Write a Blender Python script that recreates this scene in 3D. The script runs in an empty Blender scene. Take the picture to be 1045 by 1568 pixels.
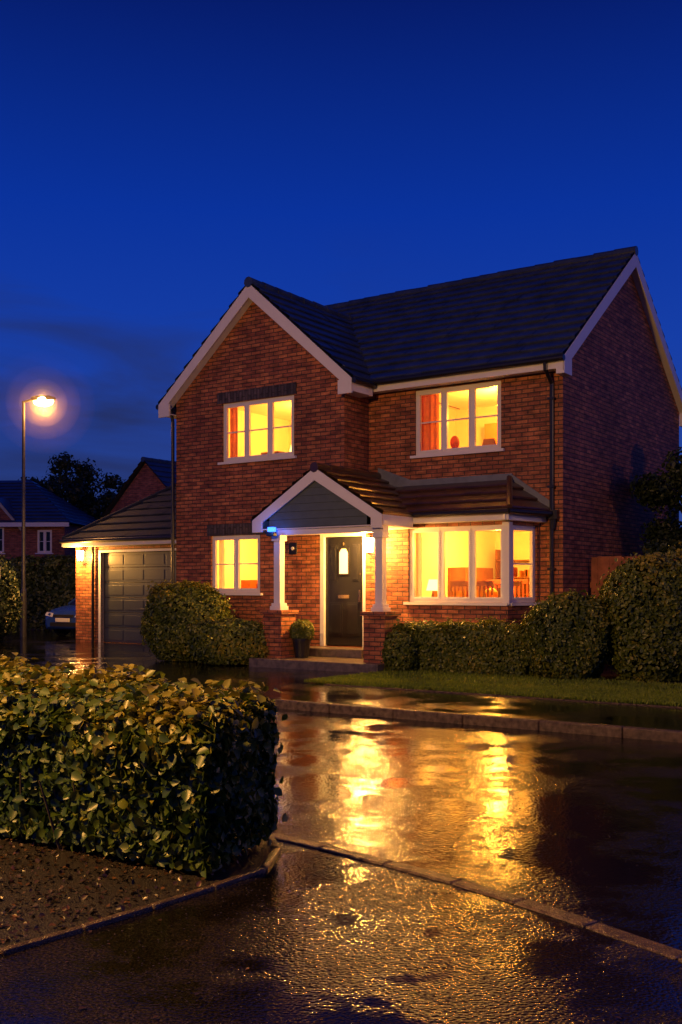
import bpy, math, random
import numpy as np
from mathutils import Vector, Matrix
random.seed(7); rng=np.random.default_rng(7)
scene=bpy.context.scene
col=scene.collection
scene.view_settings.view_transform='Standard'; scene.view_settings.look='None'; scene.view_settings.exposure=0

# ------------------------------------------------------------------ materials
def newmat(name):
    m=bpy.data.materials.new(name); m.use_nodes=True
    nt=m.node_tree; b=nt.nodes['Principled BSDF']
    return m,nt,b
def N(nt,t,**k):
    n=nt.nodes.new(t)
    for a,v in k.items(): setattr(n,a,v)
    return n
def simple(name,c,rough=.5,metal=0,var=.15,scale=6,bump=0,spec=.5):
    m,nt,b=newmat(name)
    b.inputs['Roughness'].default_value=rough; b.inputs['Metallic'].default_value=metal
    b.inputs['Specular IOR Level'].default_value=spec
    tc=N(nt,'ShaderNodeTexCoord'); no=N(nt,'ShaderNodeTexNoise'); no.inputs['Scale'].default_value=scale; no.inputs['Detail'].default_value=4
    nt.links.new(tc.outputs['Object'],no.inputs['Vector'])
    cr=N(nt,'ShaderNodeValToRGB')
    cr.color_ramp.elements[0].position=.3; cr.color_ramp.elements[1].position=.7
    cr.color_ramp.elements[0].color=(*[x*(1-var) for x in c],1); cr.color_ramp.elements[1].color=(*[min(1,x*(1+var)) for x in c],1)
    nt.links.new(no.outputs['Fac'],cr.inputs['Fac']); nt.links.new(cr.outputs['Color'],b.inputs['Base Color'])
    if bump:
        n2=N(nt,'ShaderNodeTexNoise'); n2.inputs['Scale'].default_value=scale*8
        nt.links.new(tc.outputs['Object'],n2.inputs['Vector'])
        bp=N(nt,'ShaderNodeBump'); bp.inputs['Strength'].default_value=bump; bp.inputs['Distance'].default_value=.01
        nt.links.new(n2.outputs['Fac'],bp.inputs['Height']); nt.links.new(bp.outputs['Normal'],b.inputs['Normal'])
    return m
def emis(name,c,s):
    m,nt,b=newmat(name)
    b.inputs['Base Color'].default_value=(*c,1); b.inputs['Emission Color'].default_value=(*c,1); b.inputs['Emission Strength'].default_value=s
    return m
def brickmat(name,c1,c2,mortar,bw=.225,rh=.075,rot=False,var=1.0):
    m,nt,b=newmat(name)
    uv=N(nt,'ShaderNodeUVMap'); uv.uv_map='UVMap'
    mp=N(nt,'ShaderNodeMapping')
    if rot: mp.inputs['Rotation'].default_value=(0,0,math.pi/2)
    nt.links.new(uv.outputs['UV'],mp.inputs['Vector'])
    br=N(nt,'ShaderNodeTexBrick')
    br.inputs['Scale'].default_value=1; br.inputs['Brick Width'].default_value=bw; br.inputs['Row Height'].default_value=rh
    br.inputs['Mortar Size'].default_value=.009; br.inputs['Mortar Smooth'].default_value=.3; br.inputs['Bias'].default_value=-.1
    br.inputs['Color1'].default_value=(*c1,1); br.inputs['Color2'].default_value=(*c2,1); br.inputs['Mortar'].default_value=(*mortar,1)
    nt.links.new(mp.outputs['Vector'],br.inputs['Vector'])
    n1=N(nt,'ShaderNodeTexNoise'); n1.inputs['Scale'].default_value=.8; n1.inputs['Detail'].default_value=4
    nt.links.new(uv.outputs['UV'],n1.inputs['Vector'])
    mp2=N(nt,'ShaderNodeMapping'); mp2.inputs['Scale'].default_value=(1/bw,1/rh,1)
    nt.links.new(mp.outputs['Vector'],mp2.inputs['Vector'])
    n2=N(nt,'ShaderNodeTexNoise'); n2.inputs['Scale'].default_value=.9; n2.inputs['Detail'].default_value=1
    nt.links.new(mp2.outputs['Vector'],n2.inputs['Vector'])
    n3=N(nt,'ShaderNodeTexNoise'); n3.inputs['Scale'].default_value=40; n3.inputs['Detail'].default_value=2
    nt.links.new(uv.outputs['UV'],n3.inputs['Vector'])
    def mr(src,a,c,d0=.3,d1=.7):
        r=N(nt,'ShaderNodeMapRange'); r.inputs['From Min'].default_value=d0; r.inputs['From Max'].default_value=d1
        r.inputs['To Min'].default_value=a; r.inputs['To Max'].default_value=c; nt.links.new(src,r.inputs['Value']); return r.outputs[0]
    ma=N(nt,'ShaderNodeMath',operation='MULTIPLY'); nt.links.new(mr(n1.outputs['Fac'],.72,1.28),ma.inputs[0]); nt.links.new(mr(n2.outputs['Fac'],.55,1.45),ma.inputs[1])
    mb=N(nt,'ShaderNodeMath',operation='MULTIPLY'); nt.links.new(ma.outputs[0],mb.inputs[0]); nt.links.new(mr(n3.outputs['Fac'],.8,1.2),mb.inputs[1])
    vm=N(nt,'ShaderNodeVectorMath',operation='SCALE'); nt.links.new(br.outputs['Color'],vm.inputs[0]); nt.links.new(mb.outputs[0],vm.inputs['Scale'])
    nt.links.new(vm.outputs[0],b.inputs['Base Color'])
    b.inputs['Roughness'].default_value=.7
    bp=N(nt,'ShaderNodeBump'); bp.inputs['Strength'].default_value=.9; bp.inputs['Distance'].default_value=.012; bp.invert=True
    nt.links.new(br.outputs['Fac'],bp.inputs['Height'])
    bp2=N(nt,'ShaderNodeBump'); bp2.inputs['Strength'].default_value=.35; bp2.inputs['Distance'].default_value=.01
    nt.links.new(n3.outputs['Fac'],bp2.inputs['Height']); nt.links.new(bp.outputs['Normal'],bp2.inputs['Normal'])
    nt.links.new(bp2.outputs['Normal'],b.inputs['Normal'])
    return m
BRICK=brickmat('red_brick',(.26,.078,.040),(.46,.17,.066),(.055,.04,.032))
BRICK_D=brickmat('blue_soldier_brick',(.05,.045,.055),(.10,.075,.085),(.03,.025,.025),rot=True)
BRICK_N=brickmat('neighbour_brick',(.26,.08,.05),(.34,.12,.07),(.08,.06,.05))
def tilemat(name,c1,c2,rough=.38,coat=.5):
    m,nt,b=newmat(name)
    tc=N(nt,'ShaderNodeTexCoord'); no=N(nt,'ShaderNodeTexNoise'); no.inputs['Scale'].default_value=2.2; no.inputs['Detail'].default_value=5; no.inputs['Roughness'].default_value=.7
    nt.links.new(tc.outputs['Object'],no.inputs['Vector'])
    cr=N(nt,'ShaderNodeValToRGB'); cr.color_ramp.elements[0].position=.3; cr.color_ramp.elements[1].position=.72
    cr.color_ramp.elements[0].color=(*c1,1); cr.color_ramp.elements[1].color=(*c2,1)
    nt.links.new(no.outputs['Fac'],cr.inputs['Fac']); nt.links.new(cr.outputs['Color'],b.inputs['Base Color'])
    r=N(nt,'ShaderNodeMapRange'); r.inputs['To Min'].default_value=rough-.1; r.inputs['To Max'].default_value=rough+.2
    nt.links.new(no.outputs['Fac'],r.inputs['Value']); nt.links.new(r.outputs[0],b.inputs['Roughness'])
    n2=N(nt,'ShaderNodeTexNoise'); n2.inputs['Scale'].default_value=40; nt.links.new(tc.outputs['Object'],n2.inputs['Vector'])
    bp=N(nt,'ShaderNodeBump'); bp.inputs['Strength'].default_value=.3; bp.inputs['Distance'].default_value=.01
    nt.links.new(n2.outputs['Fac'],bp.inputs['Height']); nt.links.new(bp.outputs['Normal'],b.inputs['Normal'])
    b.inputs['Coat Weight'].default_value=coat; b.inputs['Coat Roughness'].default_value=.22
    if coat==0: b.inputs['Specular IOR Level'].default_value=.25
    return m
TILE=tilemat('wet_roof_tile',(.014,.022,.040),(.05,.07,.11))
TILE_G=tilemat('dimmed_roof_tile',(.008,.014,.028),(.024,.038,.07),.62,0)  # roof tile copy, darkened and dulled against lamp glare on the garage roof
TILE_B=tilemat('brown_roof_tile',(.03,.015,.009),(.085,.038,.017),.33)
WHITE=simple('white_upvc',(.78,.78,.80),.35,var=.04,scale=3)
LEAD=simple('lead_flashing',(.15,.18,.22),.45,var=.2,scale=5,bump=.3)
BLACK=simple('black_plastic',(.015,.015,.017),.3)
DOORM=simple('black_door_paint',(.014,.014,.016),.28,var=.1)
PANEL=simple('grey_cladding',(.09,.12,.12),.5,var=.1)
GDOOR=simple('grey_garage_door',(.05,.06,.08),.4,var=.1,scale=2)
STONE=simple('concrete_step',(.12,.10,.085),.3,var=.4,scale=12,bump=.4)
BRASS=simple('brass',(.6,.45,.2),.25,metal=1)
CREAM=simple('cream_plaster',(.8,.72,.52),.8,var=.03)
CEIL=simple('white_ceiling',(.85,.80,.70),.8,var=.02)
WOODF=simple('wood_furniture',(.20,.07,.022),.5,var=.3,scale=4)
ORANGEW=simple('orange_curtain',(.75,.22,.045),.8,var=.15,scale=8)
REDM=simple('red_fabric',(.30,.05,.02),.8,var=.2)
METAL=simple('galvanised_steel',(.10,.10,.10),.5,metal=.5,var=.15)
FENCE=simple('fence_timber',(.36,.12,.05),.7,var=.35,scale=5,bump=.3)
BARK=simple('bark',(.06,.045,.03),.8,var=.3,scale=10,bump=.5)
SOIL=simple('dark_soil',(.009,.006,.004),.5,var=.6,scale=14,bump=1.0)
KERB=simple('wet_concrete_kerb',(.075,.05,.033),.22,var=.5,scale=16,bump=1.0)
SHADE=emis('lamp_shade',(1,.6,.17),4.0)
def glassmat():
    m=bpy.data.materials.new('window_glass'); m.use_nodes=True; nt=m.node_tree; nt.nodes.clear()
    o=N(nt,'ShaderNodeOutputMaterial'); mx=N(nt,'ShaderNodeMixShader'); t=N(nt,'ShaderNodeBsdfTransparent'); g=N(nt,'ShaderNodeBsdfGlossy')
    g.inputs['Roughness'].default_value=.02; fr=N(nt,'ShaderNodeFresnel'); fr.inputs['IOR'].default_value=1.5
    nt.links.new(fr.outputs[0],mx.inputs[0]); nt.links.new(t.outputs[0],mx.inputs[1]); nt.links.new(g.outputs[0],mx.inputs[2]); nt.links.new(mx.outputs[0],o.inputs[0])
    return m
GLASS=glassmat()
def leafmat(name,c0,c1,c2,rough=.38,trans=.15):
    m,nt,b=newmat(name)
    at=N(nt,'ShaderNodeAttribute'); at.attribute_name='var'
    cr=N(nt,'ShaderNodeValToRGB'); cr.color_ramp.elements[0].position=0; cr.color_ramp.elements[0].color=(*c0,1)
    cr.color_ramp.elements[1].position=1; cr.color_ramp.elements[1].color=(*c2,1)
    e=cr.color_ramp.elements.new(.6); e.color=(*c1,1)
    nt.links.new(at.outputs['Fac'],cr.inputs['Fac']); nt.links.new(cr.outputs['Color'],b.inputs['Base Color'])
    b.inputs['Roughness'].default_value=rough
    tr=N(nt,'ShaderNodeBsdfTranslucent'); nt.links.new(cr.outputs['Color'],tr.inputs['Color'])
    mx=N(nt,'ShaderNodeMixShader'); mx.inputs[0].default_value=trans
    nt.links.new(b.outputs[0],mx.inputs[1]); nt.links.new(tr.outputs[0],mx.inputs[2])
    nt.links.new(mx.outputs[0],nt.nodes['Material Output'].inputs[0])
    return m
LEAF=leafmat('hedge_leaf',(.018,.05,.010),(.075,.12,.012),(.27,.22,.02),.40,.22)
LEAF_B=leafmat('bush_leaf',(.04,.07,.012),(.13,.17,.02),(.34,.28,.03),.42,.2)
LEAF_D=leafmat('tree_leaf',(.012,.025,.012),(.03,.055,.02),(.07,.085,.03),.5)
GRASSM=leafmat('grass_blade',(.09,.15,.012),(.19,.28,.02),(.34,.37,.03),.5,.25)
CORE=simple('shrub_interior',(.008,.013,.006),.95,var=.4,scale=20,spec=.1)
CHIP=leafmat('bark_chip',(.012,.007,.004),(.04,.02,.009),(.14,.06,.018),.35,0)
def asphalt(name,c0,c1,rmin,rmax,fine,vs,mid=.5,ms=24,plo=.42,phi=.6,ps=1.1):
    m,nt,b=newmat(name)
    tc=N(nt,'ShaderNodeTexCoord')
    pu=N(nt,'ShaderNodeTexNoise'); pu.inputs['Scale'].default_value=ps; pu.inputs['Detail'].default_value=5; pu.inputs['Roughness'].default_value=.68
    nt.links.new(tc.outputs['Object'],pu.inputs['Vector'])
    pr=N(nt,'ShaderNodeMapRange'); pr.inputs['From Min'].default_value=plo; pr.inputs['From Max'].default_value=phi; pr.interpolation_type='SMOOTHSTEP'
    nt.links.new(pu.outputs['Fac'],pr.inputs['Value'])
    n2=N(nt,'ShaderNodeTexNoise'); n2.inputs['Scale'].default_value=vs; n2.inputs['Detail'].default_value=3; n2.inputs['Roughness'].default_value=.65; nt.links.new(tc.outputs['Object'],n2.inputs['Vector'])
    cr=N(nt,'ShaderNodeValToRGB'); cr.color_ramp.elements[0].position=.45; cr.color_ramp.elements[1].position=.75
    cr.color_ramp.elements[0].color=(*c0,1); cr.color_ramp.elements[1].color=(*c1,1)
    nt.links.new(n2.outputs['Fac'],cr.inputs['Fac'])
    # submerged patches are darker
    dk=N(nt,'ShaderNodeMapRange'); dk.inputs['To Min'].default_value=.35; dk.inputs['To Max'].default_value=1; nt.links.new(pr.outputs[0],dk.inputs['Value'])
    vm=N(nt,'ShaderNodeVectorMath',operation='SCALE'); nt.links.new(cr.outputs['Color'],vm.inputs[0]); nt.links.new(dk.outputs[0],vm.inputs['Scale']); nt.links.new(vm.outputs[0],b.inputs['Base Color'])
    rr=N(nt,'ShaderNodeMapRange'); rr.inputs['To Min'].default_value=rmin; rr.inputs['To Max'].default_value=rmax
    nt.links.new(pr.outputs[0],rr.inputs['Value']); nt.links.new(rr.outputs[0],b.inputs['Roughness'])
    def strg(v,lo):
        st=N(nt,'ShaderNodeMapRange'); st.inputs['To Min'].default_value=v*lo; st.inputs['To Max'].default_value=v
        nt.links.new(pr.outputs[0],st.inputs['Value']); return st.outputs[0]
    bp=N(nt,'ShaderNodeBump'); bp.inputs['Distance'].default_value=.004
    nt.links.new(n2.outputs['Fac'],bp.inputs['Height']); nt.links.new(strg(fine,.15),bp.inputs['Strength'])
    vo=N(nt,'ShaderNodeTexVoronoi'); vo.inputs['Scale'].default_value=ms; nt.links.new(tc.outputs['Object'],vo.inputs['Vector'])
    b2=N(nt,'ShaderNodeBump'); b2.inputs['Distance'].default_value=.005; b2.invert=True
    nt.links.new(vo.outputs['Distance'],b2.inputs['Height']); nt.links.new(strg(mid,.2),b2.inputs['Strength']); nt.links.new(bp.outputs['Normal'],b2.inputs['Normal'])
    nt.links.new(b2.outputs['Normal'],b.inputs['Normal'])
    b.inputs['IOR'].default_value=1.38
    return m
ASPH=asphalt('wet_asphalt',(.003,.003,.004),(.018,.016,.015),.035,.11,.40,110,mid=.55,ms=44)
ASPH_P=asphalt('wet_pavement_asphalt',(.004,.0035,.003),(.060,.042,.026),.05,.15,.7,90,mid=.85,ms=58,plo=.43,phi=.58,ps=1.6)
ASPH_D=asphalt('wet_driveway',(.005,.005,.005),(.026,.022,.018),.05,.15,.35,60,mid=.55,ms=30)

# ------------------------------------------------------------------ mesh builder
I4=Matrix.Identity(4)
class MB:
    def __init__(s): s.v=[];s.f=[];s.m=[];s.uv=[];s.M=I4
    def poly(s,pts,m=0,uv=None):
        P=[s.M@Vector(p) for p in pts]
        n=Vector((0,0,0))
        for i in range(1,len(P)-1): n+= (P[i]-P[0]).cross(P[i+1]-P[0])
        if n.length<1e-10: return
        n.normalize()
        i0=len(s.v); s.v+= [tuple(p) for p in P]; s.f.append(list(range(i0,i0+len(P)))); s.m.append(m)
        if uv is None:
            if abs(n.z)>.98: uv=[(p.x,p.y) for p in P]
            else:
                t=Vector((0,0,1)).cross(n).normalized(); b=n.cross(t)
                uv=[(p.dot(t),p.dot(b)) for p in P]
        s.uv+=uv
    def box(s,x0,x1,y0,y1,z0,z1,m=0):
        a=[(x0,y0,z0),(x1,y0,z0),(x1,y1,z0),(x0,y1,z0),(x0,y0,z1),(x1,y0,z1),(x1,y1,z1),(x0,y1,z1)]
        for q in ((0,3,2,1),(4,5,6,7),(0,1,5,4),(1,2,6,5),(2,3,7,6),(3,0,4,7)): s.poly([a[i] for i in q],m)
    def prism(s,pts,vec,m=0):
        v=Vector(vec); A=[Vector(p) for p in pts]; B=[p+v for p in A]
        s.poly(A[::-1],m); s.poly(B,m)
        for i in range(len(A)):
            j=(i+1)%len(A); s.poly([A[i],A[j],B[j],B[i]],m)
    def cyl(s,p0,p1,r0,r1=None,m=0,seg=12,caps=True):
        r1=r0 if r1 is None else r1
        p0=Vector(p0);p1=Vector(p1);d=(p1-p0).normalized()
        a=d.orthogonal().normalized(); b=d.cross(a)
        A=[p0+(a*math.cos(t)+b*math.sin(t))*r0 for t in [2*math.pi*i/seg for i in range(seg)]]
        B=[p1+(a*math.cos(t)+b*math.sin(t))*r1 for t in [2*math.pi*i/seg for i in range(seg)]]
        for i in range(seg):
            j=(i+1)%seg; s.poly([A[i],A[j],B[j],B[i]],m)
        if caps: s.poly(A[::-1],m); s.poly(B,m)
    def loft(s,secs,m=0):
        for a,b in zip(secs[:-1],secs[1:]):
            n=len(a)
            for i in range(n):
                j=(i+1)%n; s.poly([a[i],a[j],b[j],b[i]],m)
        s.poly(secs[0][::-1],m); s.poly(secs[-1],m)
    def sphere(s,c,rx,ry,rz,m=0,nu=14,nv=8):
        c=Vector(c); P=lambda i,j:(c.x+rx*math.sin(math.pi*j/nv)*math.cos(2*math.pi*i/nu),c.y+ry*math.sin(math.pi*j/nv)*math.sin(2*math.pi*i/nu),c.z+rz*math.cos(math.pi*j/nv))
        for j in range(nv):
            for i in range(nu):
                if j==0: s.poly([P(0,0),P(i,1),P(i+1,1)],m)
                elif j==nv-1: s.poly([P(i,j),P(0,nv),P(i+1,j)],m)
                else: s.poly([P(i,j),P(i,j+1),P(i+1,j+1),P(i+1,j)],m)
    def obj(s,name,mats,parent=None,bevel=0,smooth=False,merge=False):
        me=bpy.data.meshes.new(name); me.from_pydata(s.v,[],s.f)
        for m in mats: me.materials.append(m)
        me.polygons.foreach_set('material_index',s.m)
        ul=me.uv_layers.new(name='UVMap'); ul.data.foreach_set('uv',[c for p in s.uv for c in p])
        if merge or bevel:
            import bmesh
            bm=bmesh.new(); bm.from_mesh(me); bmesh.ops.remove_doubles(bm,verts=bm.verts,dist=1e-4); bm.to_mesh(me); bm.free()
        if smooth: me.polygons.foreach_set('use_smooth',[True]*len(me.polygons))
        me.update()
        o=bpy.data.objects.new(name,me); col.objects.link(o)
        if parent: o.parent=parent
        if bevel:
            bv=o.modifiers.new('bevel','BEVEL'); bv.width=bevel; bv.segments=2; bv.limit_method='ANGLE'
        return o
def empty(name,loc=(0,0,0),rz=0):
    e=bpy.data.objects.new(name,None); e.location=loc; e.rotation_euler=(0,0,rz); e.empty_display_size=.3; col.objects.link(e); return e
def light(name,parent,loc,energy,c,r=.1):
    l=bpy.data.lights.new(name,'POINT'); l.energy=energy; l.color=c; l.shadow_soft_size=r
    o=bpy.data.objects.new(name,l); o.location=loc; col.objects.link(o); o.parent=parent; return o

RZ=-math.radians(34.8); HO=Vector((-3.43,21.5,0))
HM=Matrix.Translation(HO)@Matrix.Rotation(RZ,4,'Z')
def L2W(x,y,z=0): return HM@Vector((x,y,z))

def wall(mb,M,u0,u1,z0,z1,ops,th,m=0):
    old=mb.M; mb.M=M
    us=sorted({u0,u1}|{o[0] for o in ops}|{o[1] for o in ops}); zs=sorted({z0,z1}|{o[2] for o in ops}|{o[3] for o in ops})
    for a,b in zip(us[:-1],us[1:]):
        for c,d in zip(zs[:-1],zs[1:]):
            cu,cz=(a+b)/2,(c+d)/2
            if any(o[0]<cu<o[1] and o[2]<cz<o[3] for o in ops): continue
            mb.poly([(a,0,c),(b,0,c),(b,0,d),(a,0,d)],m); mb.poly([(b,th,c),(a,th,c),(a,th,d),(b,th,d)],m)
    for a,b,c,d in ops:
        mb.poly([(a,0,c),(a,th,c),(a,th,d),(a,0,d)],m); mb.poly([(b,th,c),(b,0,c),(b,0,d),(b,th,d)],m)
        mb.poly([(a,0,d),(a,th,d),(b,th,d),(b,0,d)],m); mb.poly([(a,0,c),(b,0,c),(b,th,c),(a,th,c)],m)
    mb.M=old
def plane(y): return Matrix.Translation((0,y,0))
def window(fr,gl,M,u0,u1,z0,z1,n=3,bar=.5,sill=True):
    fr.M=M; gl.M=M
    f=.055; d0,d1=.045,.115
    fr.box(u0,u0+f,d0,d1,z0,z1); fr.box(u1-f,u1,d0,d1,z0,z1)
    fr.box(u0+f,u1-f,d0,d1,z1-f,z1); fr.box(u0+f,u1-f,d0,d1,z0,z0+f)
    w=(u1-u0-2*f); mw=.05; pw=(w-(n-1)*mw)/n
    for i in range(n):
        a=u0+f+i*(pw+mw); b=a+pw
        if i<n-1: fr.box(b,b+mw,d0+.002,d1-.002,z0+f,z1-f)
        s=.035; c,d=z0+f,z1-f; e0,e1=d0-.012,d1-.02
        fr.box(a,a+s,e0,e1,c,d); fr.box(b-s,b,e0,e1,c,d); fr.box(a+s,b-s,e0,e1,d-s,d); fr.box(a+s,b-s,e0,e1,c,c+s)
        if bar:
            zz=c+(d-c)*bar; fr.box(a+s,b-s,e0+.015,e1-.015,zz-.012,zz+.012)
        gl.poly([(a+s,.075,c+s),(b-s,.075,c+s),(b-s,.075,d-s),(a+s,.075,d-s)])
    if sill: fr.box(u0-.07,u1+.07,-.06,.05,z0-.05,z0-.002)
    fr.M=I4; gl.M=I4

def tiles(mb,O,U,V,vlen,uL0,uR0,uL1,uR1,gauge=.33,tw=.33,m=0,th=.045):
    O=Vector(O);U=Vector(U).normalized();V=Vector(V).normalized();Nn=U.cross(V).normalized()
    if Nn.z<0: Nn=-Nn
    n=max(1,round(vlen/gauge)); g=vlen/n
    def uu(a,b,v): return a+(b-a)*v/vlen
    for i in range(n):
        v0,v1=i*g,(i+1)*g
        L0,L1,R0,R1=uu(uL0,uL1,v0),uu(uL0,uL1,v1),uu(uR0,uR1,v0),uu(uR0,uR1,v1)
        off=(i%2)*tw/2; k=math.floor((min(L0,L1)-off)/tw)
        while True:
            a=k*tw+off; b=a+tw; k+=1
            if a>=max(R0,R1): break
            a0,b0=max(a,L0),min(b,R0); a1,b1=max(a,L1),min(b,R1)
            if a0>=b0 and a1>=b1: continue
            a0,b0=(a0,b0) if a0<b0 else ((L0,L0) if a<L0 else (R0,R0)); a1,b1=(a1,b1) if a1<b1 else ((L1,L1) if a<L1 else (R1,R1))
            h=th+random.uniform(-.005,.006); gp=.002; h2=h+random.uniform(-.003,.003)
            p=lambda u,v,hh:O+U*u+V*v+Nn*hh
            A,B=p(a0+gp,v0-.01,h),p(b0-gp,v0-.01,h2); C,D=p(b1-gp,v1,.008),p(a1+gp,v1,.008)
            if (B-A).length<.01 and (C-D).length<.01: continue
            A2,B2=p(a0+gp,v0+.012,h+.004),p(b0-gp,v0+.012,h2+.004)
            A1,B1=p(a0+gp,v0-.012,h-.010),p(b0-gp,v0-.012,h2-.010)
            mb.poly([A2,B2,C,D],m); mb.poly([A1,B1,B2,A2],m); mb.poly([p(a0+gp,v0-.012,-.01),p(b0-gp,v0-.012,-.01),B1,A1],m)
    mb.poly([O+U*uL0-Nn*.01,O+U*uR0-Nn*.01,O+U*uR1+V*vlen-Nn*.01,O+U*uL1+V*vlen-Nn*.01],m)
def ridge(mb,p0,p1,m=0,r=.1):
    p0=Vector(p0);p1=Vector(p1);L=(p1-p0).length;n=max(1,round(L/.42));d=(p1-p0)/n
    for i in range(n):
        a=p0+d*i;b=p0+d*(i+1.03); j=random.uniform(-.008,.008)
        mb.cyl(a+Vector((0,0,j)),b+Vector((0,0,j)),r*1.06,r*.95,m,seg=10)

# ================================================================== HOUSE
H=empty('brick_house',HO,RZ)
W=MB()
UL=(1.264,3.083,4.02,5.2); LL=(.965,2.247,1.40,2.55); DO=(3.70,4.72,.41,2.52); BY=(5.63,7.50,1.25,2.56)
URo=(5.264,7.025,3.95,5.16)
wall(W,plane(0),0,7.56,.05,2.75,[LL,DO,BY],.12)
wall(W,plane(0),0,4.25,2.75,5.25,[UL],.12)
W.poly([(0,0,5.25),(4.25,0,5.25),(4.25,0,5.58),(2.125,0,7.44),(0,0,5.58)])
wall(W,plane(.84),4.25,8.18,2.75,5.55,[URo],.12)
wall(W,plane(.84),7.76,8.18,.05,2.75,[],.12)
W.poly([(4.25,0,2.75),(4.25,.84,2.75),(4.25,.84,5.6),(4.25,0,5.6)])
W.poly([(8.18,.84,.05),(8.18,7.37,.05),(8.18,7.37,5.55),(8.18,4.1,7.98),(8.18,.84,5.55)])
W.poly([(0,0,.05),(0,7.37,.05),(0,7.37,5.55),(0,4.1,7.98),(0,.84,5.55),(0,0,5.55)])
W.poly([(0,7.37,.05),(8.18,7.37,.05),(8.18,7.37,5.55),(0,7.37,5.55)])
bu=Vector((.19,.84,0)).normalized(); bi=Vector((-bu.y,bu.x,0))
BM=Matrix(((bu.x,bi.x,0,7.56),(bu.y,bi.y,0,0),(0,0,1,0),(0,0,0,1)))
blen=math.hypot(.19,.84)
BS=(.10,.80,1.25,2.56)
wall(W,BM,0,blen,.05,2.75,[BS],.12)
for px in (3.55,5.72):
    W.box(px-.21,px+.21,-1.26,-.84,.05,1.03); W.box(px-.25,px+.25,-1.30,-.80,1.03,1.10)
W.obj('brick_walls',[BRICK],H)
S=MB()
for (a,b,z) in ((UL[0]-.12,UL[1]+.06,UL[3]),(LL[0]-.1,LL[1]+.1,LL[3])):
    S.box(a,b,-.012,.04,z+.004,z+.225)
S.obj('soldier_lintels',[BRICK_D],H)
F=MB();G=MB()
window(F,G,plane(0),*UL); window(F,G,plane(0),*LL,n=2); window(F,G,plane(.84),*URo)
window(F,G,plane(0),*BY,n=3,bar=0.0); window(F,G,BM,*BS,n=1,bar=.5)
F.box(7.47,7.60,-.035,.10,1.22,2.60)
F.obj('window_frames',[WHITE],H); G.obj('window_glass',[GLASS],H)

R=MB()
ey,ez,ry,rz_=.53,5.38,4.1,8.06
sl=math.hypot(ry-ey,rz_-ez)
tiles(R,(0,ey,ez),(1,0,0),(0,ry-ey,rz_-ez),sl,-.1,8.32,-.1,8.32)
tiles(R,(0,7.67,ez),(1,0,0),(0,-(ry-ey),rz_-ez),sl,-.1,8.32,-.1,8.32)
ridge(R,(-.1,ry,rz_+.0),(8.33,ry,rz_+.0))
gx,gz,exl=2.125,7.46,2.43
s2=math.hypot(exl,gz-5.33)
tiles(R,(gx+exl,-.2,5.33),(0,1,0),(-exl,0,gz-5.33),s2,0,4.1,0,4.1)
tiles(R,(gx-exl,-.2,5.33),(0,1,0),(exl,0,gz-5.33),s2,0,4.1,0,4.1)
ridge(R,(gx,-.22,gz),(gx,3.6,gz))
R.obj('main_roof_tiles',[TILE],H)
R=MB()
PX0,PX1,PXC,PE,PZ=3.07,5.86,4.465,2.74,3.60
for sx,yend in ((-1,0.0),(1,.84)):
    xe=PX0 if sx<0 else PX1; sl3=math.hypot(PXC-xe,PZ-PE)
    tiles(R,(xe,-1.22,PE),(0,1,0),(PXC-xe,0,PZ-PE),sl3,0,yend+1.22,0,yend+1.22,gauge=.28)
R.poly([(4.25,0,PZ-.14),(PXC,0,PZ),(PXC,.84,PZ),(4.25,.84,PZ-.14)])
ridge(R,(PXC,-1.24,PZ),(PXC,.84,PZ),r=.085)
lt=math.hypot(1.07,.60)
tiles(R,(0,-.24,2.80),(1,0,0),(0,1.08,.60),lt,4.9,7.70,4.6,7.19,gauge=.28)
e0=Vector((7.70,-.24,2.80)); e1=Vector((7.98,.84,2.80)); ap=Vector((7.19,.84,3.40))
U=(e1-e0); Un=U.normalized(); proj=(ap-e0).dot(Un); foot=e0+Un*proj; Vv=ap-foot
tiles(R,e0,Un,Vv,Vv.length,0,U.length,proj,proj,gauge=.28)
R.cyl(e0+Vector((0,0,.02)),ap+Vector((0,0,.03)),.055,.055)
R.obj('porch_and_bay_roof_tiles',[TILE_B],H)
LD=MB()
LD.box(4.9,7.25,.80,.838,3.37,3.50)
LD.prism([(7.22,.81,3.36),(7.22,.81,3.50),(8.02,.81,2.94),(8.02,.81,2.80)],(0,.027,0))
LD.prism([(3.05,-.03,2.74),(3.05,-.03,2.90),(4.25,-.03,3.66),(4.25,-.03,3.50)],(0,.028,0))
LD.prism([(PXC,.81,3.56),(PXC,.81,3.78),(5.2,.81,3.50),(5.2,.81,3.2)],(0,.027,0))
LD.obj('lead_flashing',[LEAD],H)

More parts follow.
